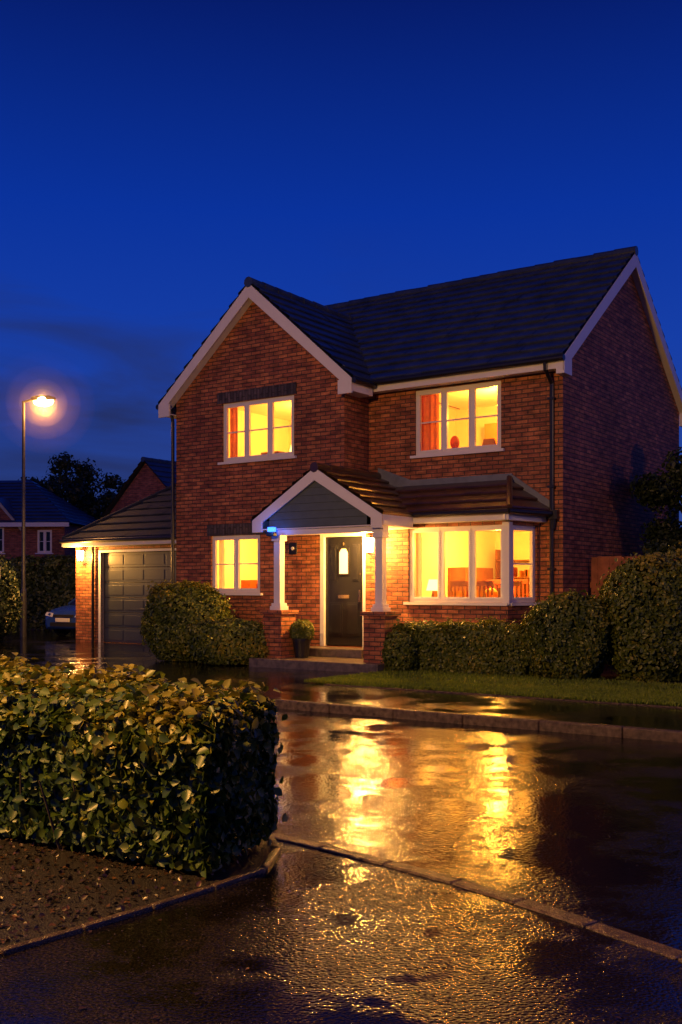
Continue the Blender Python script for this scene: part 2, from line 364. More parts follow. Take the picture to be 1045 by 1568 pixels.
T=MB()
T.prism([(gx,-.21,gz-.02),(gx-exl+.0,-.21,5.31),(gx-exl+.0,-.21,5.07),(gx,-.21,gz-.30)],(0,.03,0))
T.prism([(gx,-.212,gz-.02),(gx+exl,-.212,5.31),(gx+exl,-.212,5.07),(gx,-.212,gz-.30)],(0,.03,0))
for x0,x1 in ((gx-exl,-.002),(4.252,gx+exl)):
    T.box(x0,x1,-.218,-.17,5.04,5.30)
T.box(gx+exl-.02,gx+exl,-.17,.50,5.08,5.30); T.box(4.252,gx+exl-.02,-.17,.50,5.08,5.10)
T.box(gx-exl,gx-exl+.02,-.17,3.5,5.08,5.30); T.box(gx-exl+.02,-.002,-.17,3.5,5.08,5.10)
T.poly([(gx,-.18,gz-.28),(gx-exl,-.18,5.08),(gx-exl,-.001,5.08),(gx,-.001,gz-.28)])
T.poly([(gx,-.18,gz-.28),(gx+exl,-.18,5.08),(gx+exl,-.001,5.08),(gx,-.001,gz-.28)])
T.box(4.50,8.30,.545,.565,5.17,5.36); T.box(4.27,8.18,.565,.838,5.19,5.21)
for ye in (ey,7.67):
    T.prism([(8.30,ry,rz_-.02),(8.30,ye,ez-.02),(8.30,ye,ez-.26),(8.30,ry,rz_-.30)],(.03,0,0))
    T.poly([(8.18,ry,rz_-.26),(8.18,ye,ez-.22),(8.31,ye,ez-.22),(8.31,ry,rz_-.26)])
T.box(8.185,8.335,.53,.86,5.08,5.36); T.box(8.185,8.335,7.36,7.68,5.08,5.36)
for xe in (PX0,PX1):
    T.prism([(PXC,-1.23 if xe<4 else -1.232,PZ-.01),(xe,-1.23 if xe<4 else -1.232,PE-.02),(xe,-1.23 if xe<4 else -1.232,PE-.20),(PXC,-1.23 if xe<4 else -1.232,PZ-.23)],(0,.035,0))
T.box(PX0,PX0+.22,-1.236,-1.19,PE-.24,PE-.03); T.box(PX1-.22,PX1,-1.237,-1.19,PE-.24,PE-.03)
T.box(PX1-.02,PX1,-1.19,-.22,PE-.19,PE-.01); T.box(PX0,PX0+.02,-1.19,-.001,PE-.19,PE-.01)
T.box(PX0+.02,PX1-.02,-1.19,-.004,2.54,2.56)
T.box(3.45,5.82,-1.14,-.96,2.44,2.54)
T.box(PX1,7.68,-.225,-.20,2.62,2.78); T.box(5.0,7.60,-.20,-.002,2.62,2.635)
T.M=BM; T.box(-.24,blen+.1,-.125,-.10,2.62,2.78); T.box(-.2,blen,-.10,-.002,2.62,2.635); T.M=I4
for px in (3.55,5.72):
    T.box(px-.07,px+.07,-1.12,-.98,1.22,2.34); T.box(px-.12,px+.12,-1.17,-.93,1.10,1.17); T.prism([(px-.10,-1.15,1.17),(px+.10,-1.15,1.17),(px+.10,-.95,1.17),(px-.10,-.95,1.17)],(0,0,.055))
    T.box(px-.10,px+.10,-1.15,-.95,2.34,2.44)
T.box(3.70,3.79,.0-.01,.09,.41,2.52); T.box(4.66,4.72,-.01,.09,.41,2.52); T.box(3.79,4.66,-.01,.09,2.45,2.52)
T.obj('white_trim',[WHITE],H,bevel=.004)
P=MB()
P.poly([(PX0+.35,-1.15,PE-.18),(PX1-.35,-1.15,PE-.18),(PX1-.35,-1.15,PE+.03),(PXC,-1.15,PZ-.12),(PX0+.35,-1.15,PE+.03)])
for z in np.arange(2.58,3.4,.135):
    hw=(PZ-.15-z)/(PZ-PE)*(PXC-PX0); hw=min(hw,1.05)
    if hw>.05: P.box(PXC-hw,PXC+hw,-1.165,-1.152,z,z+.127)
P.obj('porch_cladding',[PANEL],H)
B=MB()
B.cyl((4.50,.50,5.33),(8.34,.50,5.33),.055); B.cyl((gx+exl+.04,-.2,5.27),(gx+exl+.04,.50,5.27),.055); B.cyl((gx-exl-.04,-.2,5.27),(gx-exl-.04,3.4,5.27),.055)
B.cyl((8.0,.50,5.30),(8.0,.52,5.16),.035); B.cyl((8.0,.52,5.17),(8.0,.78,4.98),.035); B.cyl((8.0,.78,5.0),(8.0,.78,.1),.036)
for z in (4.7,3.2,1.8,.6): B.box(7.94,8.06,.73,.838,z,z+.04)
B.cyl((5.9,-.27,2.76),(7.70,-.27,2.76),.045); B.cyl((7.70,-.27,2.76),(8.05,.84,2.76),.045); B.box(7.97,8.12,.72,.86,2.66,2.82); B.cyl((8.05,.78,2.68),(8.03,.78,2.5),.034)
B.cyl((-.04,-.12,5.2),(-.04,-.06,4.95),.035); B.cyl((-.04,-.06,4.95),(-.05,-.05,.1),.036)
B.cyl((PX0-.03,-1.2,2.72),(PX0-.03,0,2.72),.04)
B.obj('gutters_and_downpipes',[BLACK],H)
D=MB()
D.box(3.79,4.66,.05,.10,.43,2.45,0)
gx0,gx1,gz0,gz1=4.12,4.31,1.76,2.22
for (a,b,c,d) in ((3.90,4.18,.62,1.22),(4.27,4.55,.62,1.22),(3.90,4.06,1.62,2.30),(4.40,4.55,1.62,2.30)):
    D.box(a,b,.036,.05,c,d,0); D.box(a+.03,b-.03,.028,.036,c+.03,d-.03,0)
D.box(gx0-.03,gx1+.03,.03,.05,gz0-.03,gz1+.02,0)
D.poly([(gx0,.028,gz0),(gx1,.028,gz0),(gx1,.028,gz1-.07),((gx0+gx1)/2+.05,.028,gz1),((gx0+gx1)/2-.05,.028,gz1),(gx0,.028,gz1-.07)],1)
D.box(4.08,4.34,.03,.05,1.30,1.37,2)
D.cyl((4.58,.0,1.32),(4.58,.05,1.32),.022,.022,2); D.box(4.565,4.60,.0,.02,1.24,1.46,2); D.cyl((4.58,.04,1.75),(4.58,.05,1.75),.02,.02,2)
D.box(4.20,4.23,.02,.028,2.28,2.34,2)
D.obj('front_door',[DOORM,emis('frosted_glow_glass',(1,.72,.36),1.5),BRASS],H,bevel=.004)  # door pane glows by itself, standing in for hall light behind it
ST=MB()
ST.box(3.25,5.98,-1.55,-.004,.05,.25); ST.box(3.55,5.0,-.55,-.002,.25,.405)
ST.obj('front_steps',[STONE],H,bevel=.015)
HS=MB(); HS.box(2.98,3.16,-.03,-.003,2.14,2.36,0); HS.cyl((3.07,-.04,2.25),(3.07,-.03,2.25),.035,.035,1); HS.obj('house_sign',[BLACK,WHITE],H,bevel=.004)
AL=MB(); AL.box(3.50,3.63,-1.33,-1.238,2.50,2.58,0); AL.box(3.48,3.65,-1.34,-1.238,2.42,2.495,1); AL.cyl((3.40,-1.28,2.5),(3.40,-1.238,2.5),.03,.03,1)
AL.obj('alarm_box',[emis('blue_lamp_lens',(.03,.14,1),5),BLACK],H,bevel=.01); light('alarm_light',H,(3.56,-1.5,2.5),3,(.05,.2,1),.04)
# rooms
def room(fp,z0,z1,skip):
    r=MB(); n=len(fp)
    for i in range(n):
        if i in skip: continue
        a=fp[i];b=fp[(i+1)%n]; r.poly([(a[0],a[1],z0),(b[0],b[1],z0),(b[0],b[1],z1),(a[0],a[1],z1)],0)
    r.poly([(p[0],p[1],z1) for p in fp],1); r.poly([(p[0],p[1],z0) for p in fp],2)
    return r
def curtain(r,x0,x1,y,z0,z1,m):
    n=max(4,int((x1-x0)/.035)); pts=[(x0+(x1-x0)*i/n, y+.022*math.sin(i*1.9)) for i in range(n+1)]
    for a,b in zip(pts[:-1],pts[1:]): r.poly([(a[0],a[1],z0),(b[0],b[1],z0),(b[0],b[1],z1),(a[0],a[1],z1)],m)
def lampstand(r,x,y,z,h=.38):
    r.cyl((x,y,z),(x,y,z+h*.5),.05,.02,2,10); r.cyl((x,y,z+h*.5),(x,y,z+h),.13,.08,5,14,False)
def picture(r,x0,x1,y,z0,z1):
    r.box(x0,x1,y-.03,y,z0,z1,2); r.poly([(x0+.04,y-.032,z0+.04),(x1-.04,y-.032,z0+.04),(x1-.04,y-.032,z1-.04),(x0+.04,y-.032,z1-.04)],4)
def chair(r,x,y,zb,zt,m=2):
    r.box(x,x+.36,y,y+.04,zt-.09,zt,m); r.box(x,x+.36,y,y+.04,zb,zb+.05,m)
    for q in range(5): r.box(x+q*.082,x+q*.082+.03,y+.005,y+.035,zb+.05,zt-.09,m)
MATS=[CREAM,CEIL,WOODF,REDM,ORANGEW,SHADE]
WARM=(1,.41,.045)
r=room([(.4,.13),(4.0,.13),(4.0,3.3),(.4,3.3)],3.0,5.38,[0])
r.box(1.9,2.7,2.6,3.2,3.0,4.75,2); r.box(1.9,2.35,.45,.85,3.9,4.22,2); r.box(.9,1.15,3.2,3.29,4.3,4.9,3); picture(r,2.9,3.5,3.29,4.4,4.95)
curtain(r,1.30,1.52,.2,3.95,5.3,4); curtain(r,2.93,3.1,.2,3.95,5.3,1); r.box(3.3,3.98,1.2,2.0,3.0,5.0,4)
r.cyl((2.2,2.2,5.2),(2.2,2.2,5.38),.01,.01,3); r.cyl((2.2,2.2,5.02),(2.2,2.2,5.2),.2,.12,5,16,False); lampstand(r,2.75,.5,4.0)
r.obj('upper_room_interior',MATS,H)
r=room([(4.4,.97),(8.05,.97),(8.05,4.0),(4.4,4.0)],3.0,5.33,[0])
curtain(r,5.28,5.66,1.04,3.9,5.2,4); curtain(r,6.9,7.02,1.04,3.9,5.2,1)
r.box(5.3,5.9,3.6,3.98,3.0,4.9,4); r.box(6.6,6.66,2.6,3.98,3.0,5.3,4); r.box(5.75,6.0,1.3,1.5,3.8,4.08,3); r.sphere((5.8,1.4,4.22),.09,.09,.13,3)
r.prism([(6.35,1.3,3.9),(6.75,1.3,3.9),(6.65,1.3,4.22),(6.45,1.3,4.22)],(0,.05,0),2); r.box(7.3,7.9,2.2,3.9,3.0,4.9,2)
picture(r,6.9,7.5,3.99,4.2,4.8); r.cyl((6.3,2.6,5.05),(6.3,2.6,5.2),.2,.12,5,16,False)
r.obj('bedroom_interior',MATS,H)
r=room([(.2,.13),(3.0,.13),(3.0,3.2),(.2,3.2)],.4,2.72,[0])
r.box(.5,1.7,2.7,3.19,.4,2.1,2); r.box(1.25,1.5,.6,.9,.4,1.66,4); r.box(1.9,2.15,.3,.5,1.40,1.58,3); r.cyl((1.2,1.6,2.4),(1.2,1.6,2.55),.18,.1,5,16,False)
chair(r,1.75,.9,1.2,1.72); lampstand(r,2.05,1.4,1.4); picture(r,1.8,2.4,3.19,1.6,2.1); curtain(r,1.0,1.14,.2,1.35,2.6,1); curtain(r,2.12,2.24,.2,1.35,2.6,1)
r.obj('study_interior',MATS,H)
r=room([(5.2,.13),(7.47,.13),(7.62,.83),(8.05,.97),(8.05,4.3),(5.2,4.3)],.4,2.68,[0,1])
for z in (1.35,1.7,2.05): r.box(5.4,6.7,3.95,4.28,z,z+.03,2)
r.box(5.38,5.42,3.95,4.28,.4,2.3,2); r.box(6.7,6.74,3.95,4.28,.4,2.3,2)
for i in range(30):
    x=5.45+i*.04; z=random.choice((1.38,1.73)); r.box(x,x+.03,4.0,4.2,z,z+random.uniform(.12,.25),random.choice((2,3,4)))
picture(r,6.9,7.5,4.28,1.55,2.1); r.box(6.05,6.95,1.2,1.9,1.22,1.27,2); r.box(5.22,5.6,2.2,3.4,.4,1.9,2)
for x in (5.92,6.42,6.98): chair(r,x,1.0,.9,1.62)
for x in (6.1,6.6): chair(r,x,2.1,.9,1.66,3)
lampstand(r,5.85,.5,1.25,.4); r.sphere((6.5,1.5,1.38),.13,.13,.12,4); r.sphere((6.75,1.6,1.35),.08,.08,.09,3)
for k in range(9): r.cyl((6.0+k*.16,.33,1.24),(6.0+k*.16,.33,1.27+random.uniform(.08,.25)),.045,.025,random.choice((2,3,4)),8)
r.box(7.2,7.42,.35,.5,1.24,1.5,2); curtain(r,5.66,5.78,.2,1.25,2.6,1); r.box(7.75,8.04,1.3,2.4,.4,2.0,2)
r.obj('dining_room_interior',MATS,H)
for n_,p,e in (('room_light_upper',(2.2,2.0,4.85),280),('room_light_bedroom',(6.2,2.4,4.85),250),('room_light_study',(1.3,1.5,2.2),230),('room_light_dining',(6.5,1.9,2.25),390)):
    light(n_,H,p,e,WARM,.12)
def lantern(parent,x,y,z,energy,name='wall_lantern'):
    l=MB(); l.box(x-.05,x+.05,y-.02,y-.002,z-.05,z+.12,0); l.box(x-.012,x+.012,y-.15,y-.02,z+.11,z+.13,0)
    l.cyl((x,y-.15,z+.11),(x,y-.15,z+.17),.10,.02,0,8); l.cyl((x,y-.15,z-.14),(x,y-.15,z+.11),.065,.085,1,8); l.cyl((x,y-.15,z-.17),(x,y-.15,z-.14),.03,.06,0,8)
    l.obj(name,[BLACK,emis('lantern_glow',(1,.66,.24),60)],parent)
    light(name+'_light',parent,(x,y-.32,z-.04),energy,(1,.44,.08),.06)
lantern(H,4.90,0,2.28,300)

# ================================================================== GARAGE
GA=empty('brick_garage',HO,RZ)
g=MB()
GD=(-5.05,-2.15,.1,2.40)
wall(g,plane(2.5),-6.0,-.02,.05,2.68,[GD],.2)
g.poly([(-6,2.5,.05),(-6,8.3,.05),(-6,8.3,2.68),(-6,2.5,2.68)]); g.poly([(-6,8.3,.05),(-.02,8.3,.05),(-.02,8.3,2.68),(-6,8.3,2.68)])
g.obj('brick_walls',[BRICK],GA)
g=MB()
tn=.70; hh=3.1
sl=math.hypot(hh,hh*tn)
tiles(g,(-6.22,2.25,2.74),(1,0,0),(0,hh,hh*tn),sl,0,6.2,hh,6.2-.0)
tiles(g,(-6.22,8.45,2.74),(0,-1,0),(hh,0,hh*tn),sl,0,6.2,hh,hh+.01)
tiles(g,(-6.22,8.45,2.74),(1,0,0),(0,-hh,hh*tn),sl,0,6.2,hh,6.2)
g.cyl((-6.22,2.25,2.77),(-6.22+hh,2.25+hh,2.77+hh*tn),.06,.06); ridge(g,(-6.22+hh,2.25+hh,2.74+hh*tn),(-.02,2.25+hh,2.74+hh*tn))
g.obj('roof_tiles',[TILE_G],GA)
g=MB(); g.box(-6.22,-.02,2.24,2.26,2.56,2.73); g.box(-6.20,-.02,2.26,2.498,2.56,2.58); g.box(-6.24,-6.22,2.24,8.4,2.56,2.73)
g.box(-5.13,-5.05,2.49,2.6,.1,2.46); g.box(-5.05,-2.15,2.49,2.6,2.40,2.46)
g.obj('white_fascia',[WHITE],GA)
g=MB(); g.cyl((-6.24,2.20,2.70),(-.02,2.20,2.70),.05); g.cyl((-5.28,2.44,2.6),(-5.28,2.44,.1),.035); g.obj('gutter',[BLACK],GA)
g=MB(); 
for i in range(6):
    z=.11+i*.382; g.box(-5.05,-2.15,2.60,2.63,z,z+.374)
    for j in range(4): x=-5.0+j*.72; g.box(x,x+.66,2.59,2.60,z+.06,z+.31)
g.box(-3.7,-3.5,2.56,2.59,.95,.98,1); g.obj('sectional_garage_door',[GDOOR,METAL],GA,bevel=.006)
lantern(GA,-5.66,2.5,2.34,300)

# ================================================================== FOLIAGE
def lump(P,seed,sc=1.0):
    r=np.random.default_rng(seed); out=np.zeros(len(P))
    for f,a in ((2.2,1.0),(4.7,.6),(9.5,.35)):
        for k in range(3):
            d=r.normal(size=3); d/=np.linalg.norm(d); out+=a*np.sin(P@d*f/sc+r.uniform(0,6.28))
    return out/3.0
def leaves(name,P,Nr,size,mat,parent=None,jit=.9,droop=.3,szv=.35,var=None,wid=.3):
    n=len(P)
    nn=Nr+rng.normal(size=(n,3))*jit*.6; nn/=np.linalg.norm(nn,axis=1)[:,None]
    d=rng.normal(size=(n,3))+Nr*.5; d[:,2]-=droop
    d-=nn*np.sum(d*nn,axis=1)[:,None]; d/=np.linalg.norm(d,axis=1)[:,None]
    s=np.cross(d,nn); sz=size*(1+rng.uniform(-szv,szv,n))[:,None]
    w=wid
    sh=[(0,0,0),(-w,.3,.10),(-w*.85,.65,.08),(0,1,-.08),(w*.85,.65,.08),(w,.3,.10)]
    V=np.zeros((n,6,3))
    for k,(a,b,c) in enumerate(sh): V[:,k]=P+(s*a+d*(b-.4)+nn*c)*sz
    V=V.reshape(-1,3)
    me=bpy.data.meshes.new(name)
    base=(np.arange(n)*6)[:,None]
    f=np.concatenate([base+np.array([0,1,2,3]),base+np.array([0,3,4,5])],axis=1).reshape(-1)
    me.vertices.add(n*6); me.vertices.foreach_set('co',V.reshape(-1))
    me.loops.add(n*8); me.loops.foreach_set('vertex_index',f.astype(np.int32))
    me.polygons.add(n*2); me.polygons.foreach_set('loop_start',(np.arange(n*2)*4).astype(np.int32)); me.polygons.foreach_set('loop_total',np.full(n*2,4,dtype=np.int32))
    me.update(calc_edges=True)
    v=np.clip(rng.normal(.45,.25,n),0,1) if var is None else np.clip(var+rng.normal(0,.2,n),0,1)
    at=me.attributes.new('var','FLOAT','POINT'); at.data.foreach_set('value',np.repeat(v,6).astype(np.float32))
    me.materials.append(mat)
    o=bpy.data.objects.new(name,me); col.objects.link(o)
    if parent: o.parent=parent
    return o
def blob(name,c,r,n,size,mat,flat=2.6,seed=1,lumpa=.13,rot=0):
    E=empty(name,(c[0],c[1],0),rot)
    d=rng.normal(size=(n,3)); d/=np.linalg.norm(d,axis=1)[:,None]
    k=(np.abs(d)**flat).sum(1)**(-1/flat)
    q=d*k[:,None]
    l=lump(q*np.array(r)*1.0,seed,.45)
    dep=1-np.abs(rng.normal(0,.07,n))+l*lumpa
    sp=rng.uniform(size=n)<.06; dep[sp]+=rng.uniform(.02,.14,sp.sum())
    P=q*np.array(r)*dep[:,None]; P[:,2]+=c[2]
    nr=np.sign(q)*np.abs(q)**(flat-1)/np.array(r); nr/=np.linalg.norm(nr,axis=1)[:,None]
    P[:,2]=np.maximum(P[:,2],.14)
    leaves('foliage',P,nr,size,mat,E,var=.42+l*.3+.14*nr[:,2])  # upward-facing leaves lighter: light from above put into leaf colour
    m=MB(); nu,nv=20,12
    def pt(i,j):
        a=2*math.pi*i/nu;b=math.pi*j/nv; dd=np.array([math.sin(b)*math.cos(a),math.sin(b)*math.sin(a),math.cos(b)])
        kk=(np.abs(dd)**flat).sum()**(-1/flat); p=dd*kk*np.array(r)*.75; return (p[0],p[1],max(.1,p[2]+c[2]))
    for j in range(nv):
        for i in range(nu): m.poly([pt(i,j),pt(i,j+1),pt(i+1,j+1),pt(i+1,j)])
    m.obj('dark_core',[CORE],E)  # added solid dark core, stops views through the leaves
    return E
def boxhedge(name,A,B,C,D,z0,z1,n,size,mat,seed=3,amp=.05,faces=('front','right','top','left','back'),core=.1,wid=.3,topv=.14):
    E=empty(name)
    A,B,C,D=[np.array(p,float) for p in (A,B,C,D)]
    def bil(u,v): u=u[:,None];v=v[:,None]; return A*(1-u)*(1-v)+D*u*(1-v)+B*(1-u)*v+C*u*v
    def nrm2(p,q):
        e=q-p; return np.array([e[1],-e[0]])/np.linalg.norm(e)
    cen=(A+B+C+D)/4
    h=z1-z0; ar={'front':np.linalg.norm(D-A)*h,'right':np.linalg.norm(B-A)*h,'left':np.linalg.norm(C-D)*h*.6,'back':np.linalg.norm(C-B)*h*.4,'top':np.linalg.norm(D-A)*(np.linalg.norm(C-D)+np.linalg.norm(B-A))*.5}
    tot=sum(ar[f] for f in faces); PP=[];NN=[]
    for f in faces:
        k=int(n*ar[f]/tot); a=rng.uniform(0,1,k); w=rng.uniform(0,1,k)
        if f=='top': p=bil(a,w); z=np.full(k,z1); nr=np.tile([0,0,1.],(k,1))
        else:
            o=np.zeros(k); one=np.ones(k)
            p,ends={'front':(bil(a,o),(D,A)),'back':(bil(a,one),(B,C)),'right':(bil(o,a),(A,B)),'left':(bil(one,a),(C,D))}[f]
            z=z0+h*w; n2=nrm2(*ends)
            if np.dot(n2,(ends[0]+ends[1])/2-cen)<0: n2=-n2
            nr=np.tile([n2[0],n2[1],0.],(k,1))
        PP.append(np.column_stack([p,z])); NN.append(nr)
    P=np.concatenate(PP);Nr=np.concatenate(NN)
    t=np.clip((P[:,2]-(z1-.18))/.18,0,1)
    l=lump(P,seed,.5)
    side=np.abs(Nr[:,2])<.5
    P[side,:2]-= Nr[side,:2]*(t[side]**2*.09)[:,None]
    dmin=np.full(len(P),9.)
    for p,q in ((D,A),(A,B),(B,C),(C,D)):
        n2=nrm2(p,q); 
        if np.dot(n2,(p+q)/2-cen)<0:n2=-n2
        dmin=np.minimum(dmin,np.abs((P[:,:2]-p)@n2))
    e=np.clip(1-dmin/.18,0,1); top=~side
    P[top,2]-= (e[top]**2)*.08
    P+=Nr*(l*amp-np.abs(rng.normal(0,.035,len(P))))[:,None]
    nr=Nr.copy(); nr[side,2]+=t[side]*.8; nr[:,2]+=.15
    sp=rng.uniform(size=len(P))<.05; P[sp]+=nr[sp]*rng.uniform(.02,.08,(sp.sum(),1))
    leaves('foliage',P,nr,size,mat,E,var=.42+l*.24+topv*Nr[:,2]+topv*.6*t*side,wid=wid)  # tops and upper edges yellower: lamplight put into the leaf colour
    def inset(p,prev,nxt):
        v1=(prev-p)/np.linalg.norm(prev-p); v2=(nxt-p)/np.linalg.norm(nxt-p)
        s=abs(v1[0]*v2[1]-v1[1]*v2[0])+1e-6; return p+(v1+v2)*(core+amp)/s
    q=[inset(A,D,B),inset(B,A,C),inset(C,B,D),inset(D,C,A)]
    m=MB(); m.prism([(*a_,z0+.05) for a_ in q],(0,0,h-.05-core-amp)); m.obj('dark_core',[CORE],E)  # added dark filler block behind the leaves, no real branches
    return E
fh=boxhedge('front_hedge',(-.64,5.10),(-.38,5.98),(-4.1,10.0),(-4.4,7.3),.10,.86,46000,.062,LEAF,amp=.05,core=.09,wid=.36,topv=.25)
tw=MB()
for i in range(90):
    t=random.random(); x=-.75-3.4*t*.98; y=5.2+2.0*t+random.uniform(0,.35); tw.cyl((x,y,.03),(x+random.uniform(-.12,.12),y+random.uniform(-.1,.1),.45),.010,.005,0,5)
tw.obj('hedge_stems',[BARK],fh)
def LW2(x,y): p=L2W(x,y); return (p.x,p.y)
boxhedge('low_hedge',LW2(8.35,-1.05),LW2(8.35,-.32),LW2(5.95,-.32),LW2(5.95,-1.05),.12,.90,15000,.058,LEAF_B,seed=5,amp=.08)
blob('round_bush',(3.5,15.85,.70),(.64,.64,.70),14000,.062,LEAF_B,seed=11)
blob('round_bush',(4.76,15.75,.99),(.76,.8,.97),18000,.065,LEAF_B,seed=12,flat=3)
blob('round_bush',(-2.95,20.0,.78),(.84,.7,.76),14000,.067,LEAF_B,seed=13)
blob('round_bush',(-2.05,18.9,.5),(.74,.5,.44),10000,.064,LEAF_B,seed=14,flat=3)
blob('round_bush',(1.0,17.05,.42),(.3,.3,.36),3500,.055,LEAF_B,seed=15)
pp=L2W(3.98,-.95); 
E=blob('potted_plant',(pp.x,pp.y,.72),(.2,.2,.19),2500,.06,LEAF_B,seed=16)
m=MB(); m.cyl((0,0,.255),(0,0,.58),.12,.17,0,16); m.cyl((0,0,.56),(0,0,.60),.185,.185,0,16); m.obj('pot',[BLACK],E)
boxhedge('garden_hedge',(-6.3,33.2),(-6.1,34.2),(-14.5,36),(-14.5,35),.1,2.45,14000,.13,LEAF_D,seed=21,amp=.1)
blob('roadside_bush',(-9.3,26.6,1.15),(.95,.7,1.15),9000,.09,LEAF_D,seed=22)
def tree(name,x,y,h,cr,n,size,seed,trunk=.16,z0=.42,mat=LEAF_D):
    r=random.Random(seed); E=empty(name,(x,y,0)); m=MB()
    m.cyl((0,0,0),(0,0,h*.45),trunk,trunk*.7,0,8); tips=[]
    for i in range(11):
        a=i*2.4+r.uniform(-.4,.4); z=h*r.uniform(z0*.75,.62); L=cr*r.uniform(.65,1.0); 
        p1=Vector((math.cos(a)*L*.5,math.sin(a)*L*.5,z+h*.12)); p2=Vector((math.cos(a)*L*.9,math.sin(a)*L*.9,z+h*r.uniform(.15,.32)))
        m.cyl((0,0,z*.8),p1,trunk*.4,trunk*.22,0,6); m.cyl(p1,p2,trunk*.22,trunk*.08,0,5); tips+=[p1.lerp(p2,.5),p2]
    m.cyl((0,0,h*.44),(r.uniform(-.2,.2),0,h*.9),trunk*.7,trunk*.1,0,6); tips+=[Vector((0,0,h*.82)),Vector((0,0,h*.68)),Vector((.2,0,h*.93))]
    m.obj('trunk_and_limbs',[BARK],E)
    P=[];Nn=[]
    k=n//len(tips)
    for t in tips:
        rr=cr*r.uniform(.26,.42)
        d=rng.normal(size=(k,3)); d/=np.linalg.norm(d,axis=1)[:,None]; rad=rr*rng.uniform(.25,1.15,(k,1))
        P.append(np.array(t)+d*rad*np.array([1,1,.8])); Nn.append(d)
    P=np.concatenate(P);Nn=np.concatenate(Nn); leaves('crown_foliage',P,Nn,size,mat,E,var=.4+lump(P,seed,1)*.2)
tree('broadleaf_tree',-14.2,52,8.3,2.3,9000,.2,31)
tree('broadleaf_tree',-12.0,53,7.4,1.7,6000,.2,32)
tree('broadleaf_tree',6.95,19.4,4.6,1.3,24000,.09,33,z0=.12)
tree('broadleaf_tree',9.2,21.0,4.4,1.5,12000,.11,34,z0=.2)
boxhedge('side_hedge',LW2(15,2.2),LW2(15,3.2),LW2(9.0,3.2),LW2(9.0,2.5),.1,2.3,12000,.1,LEAF_D,seed=41,amp=.1)

# ================================================================== FENCE
fe=empty('timber_fence',HO,RZ); m=MB()
x=8.24; i=0
while x<13.5:
    m.box(x,x+.118,1.98+(.012 if i%2 else 0),2.0+(.012 if i%2 else 0),.12,2.05+random.uniform(-.01,.01)); x+=.108; i+=1
m.box(8.2,13.5,2.02,2.06,.5,.6); m.box(8.2,13.5,2.02,2.06,1.5,1.6)
m.obj('fence_boards',[FENCE],fe)

# ================================================================== CAR
cp=Vector((-7.85,29.2,.1)); CAR=empty('parked_car',cp,RZ+math.radians(6))
PAINT=simple('blue_car_paint',(.03,.08,.30),.15,metal=.3,var=.05); CG=simple('car_glass',(.01,.012,.015),.05,var=.0); RUB=simple('tyre_rubber',(.015,.015,.015),.7)
b=MB()
def sec(y,w,zb,zt,r=.12):
    return [(-w+.06,y,zb),(w-.06,y,zb),(w,y,zb+.14),(w+.01,y,(zb+zt)/2+.05),(w-.03,y,zt-.08),(w-.14,y,zt),(-w+.14,y,zt),(-w+.03,y,zt-.08),(-w-.01,y,(zb+zt)/2+.05),(-w,y,zb+.14)]
b.loft([sec(0,.66,.28,.58),sec(.06,.76,.22,.66),sec(.25,.85,.2,.76),(sec(.7,.88,.18,.86)),sec(1.15,.89,.18,.93),sec(2.4,.9,.18,.95),sec(3.6,.88,.18,.97),sec(4.05,.82,.22,.95),sec(4.2,.74,.3,.85)],0)
def csec(y,w0,w1,z0,z1): return [(-w0,y,z0),(w0,y,z0),(w1,y,z1),(-w1,y,z1)]
b.loft([csec(1.0,.74,.70,.90,.93),csec(1.75,.78,.60,.92,1.38),csec(2.2,.78,.60,.93,1.44),csec(3.0,.78,.60,.93,1.42),csec(3.75,.74,.60,.93,1.15),csec(4.0,.70,.62,.93,.98)],1)
b.loft([csec(1.70,.61,.58,1.375,1.40),csec(2.2,.62,.58,1.43,1.47),csec(3.0,.62,.58,1.42,1.45),csec(3.5,.60,.56,1.24,1.27)],0)
for s_ in (-1,1):
    for y0,y1,z0,z1 in ((1.0,1.75,.92,1.40),(2.45,2.5,.93,1.43),(3.95,3.1,.95,1.42)):
        b.cyl((s_*.765,y0,z0),(s_*.60,y1,z1),.03,.03,0,6)
    for y in (.8,3.45):
        b.cyl((s_*.72,y,.32),(s_*.90,y,.32),.32,.32,2,20); b.cyl((s_*.90,y,.32),(s_*.912,y,.32),.21,.19,3,10)
    b.prism([(s_*.42,.03,.56),(s_*.78,.12,.60),(s_*.80,.22,.70),(s_*.46,.12,.67)],(0,-.06,.01),4)
    b.sphere((s_*.95,1.45,1.0),.10,.06,.07,0)
b.box(-.5,.5,-.02,.06,.30,.42,2); b.box(-.36,.36,-.03,.06,.56,.64,2); b.box(-.26,.26,-.06,-.02,.43,.54,5)
b.obj('car_body',[PAINT,CG,RUB,METAL,simple('headlamp_glass',(.6,.62,.65),.1,var=.1),simple('number_plate',(.75,.75,.7),.4,var=.02)],CAR,bevel=.012)

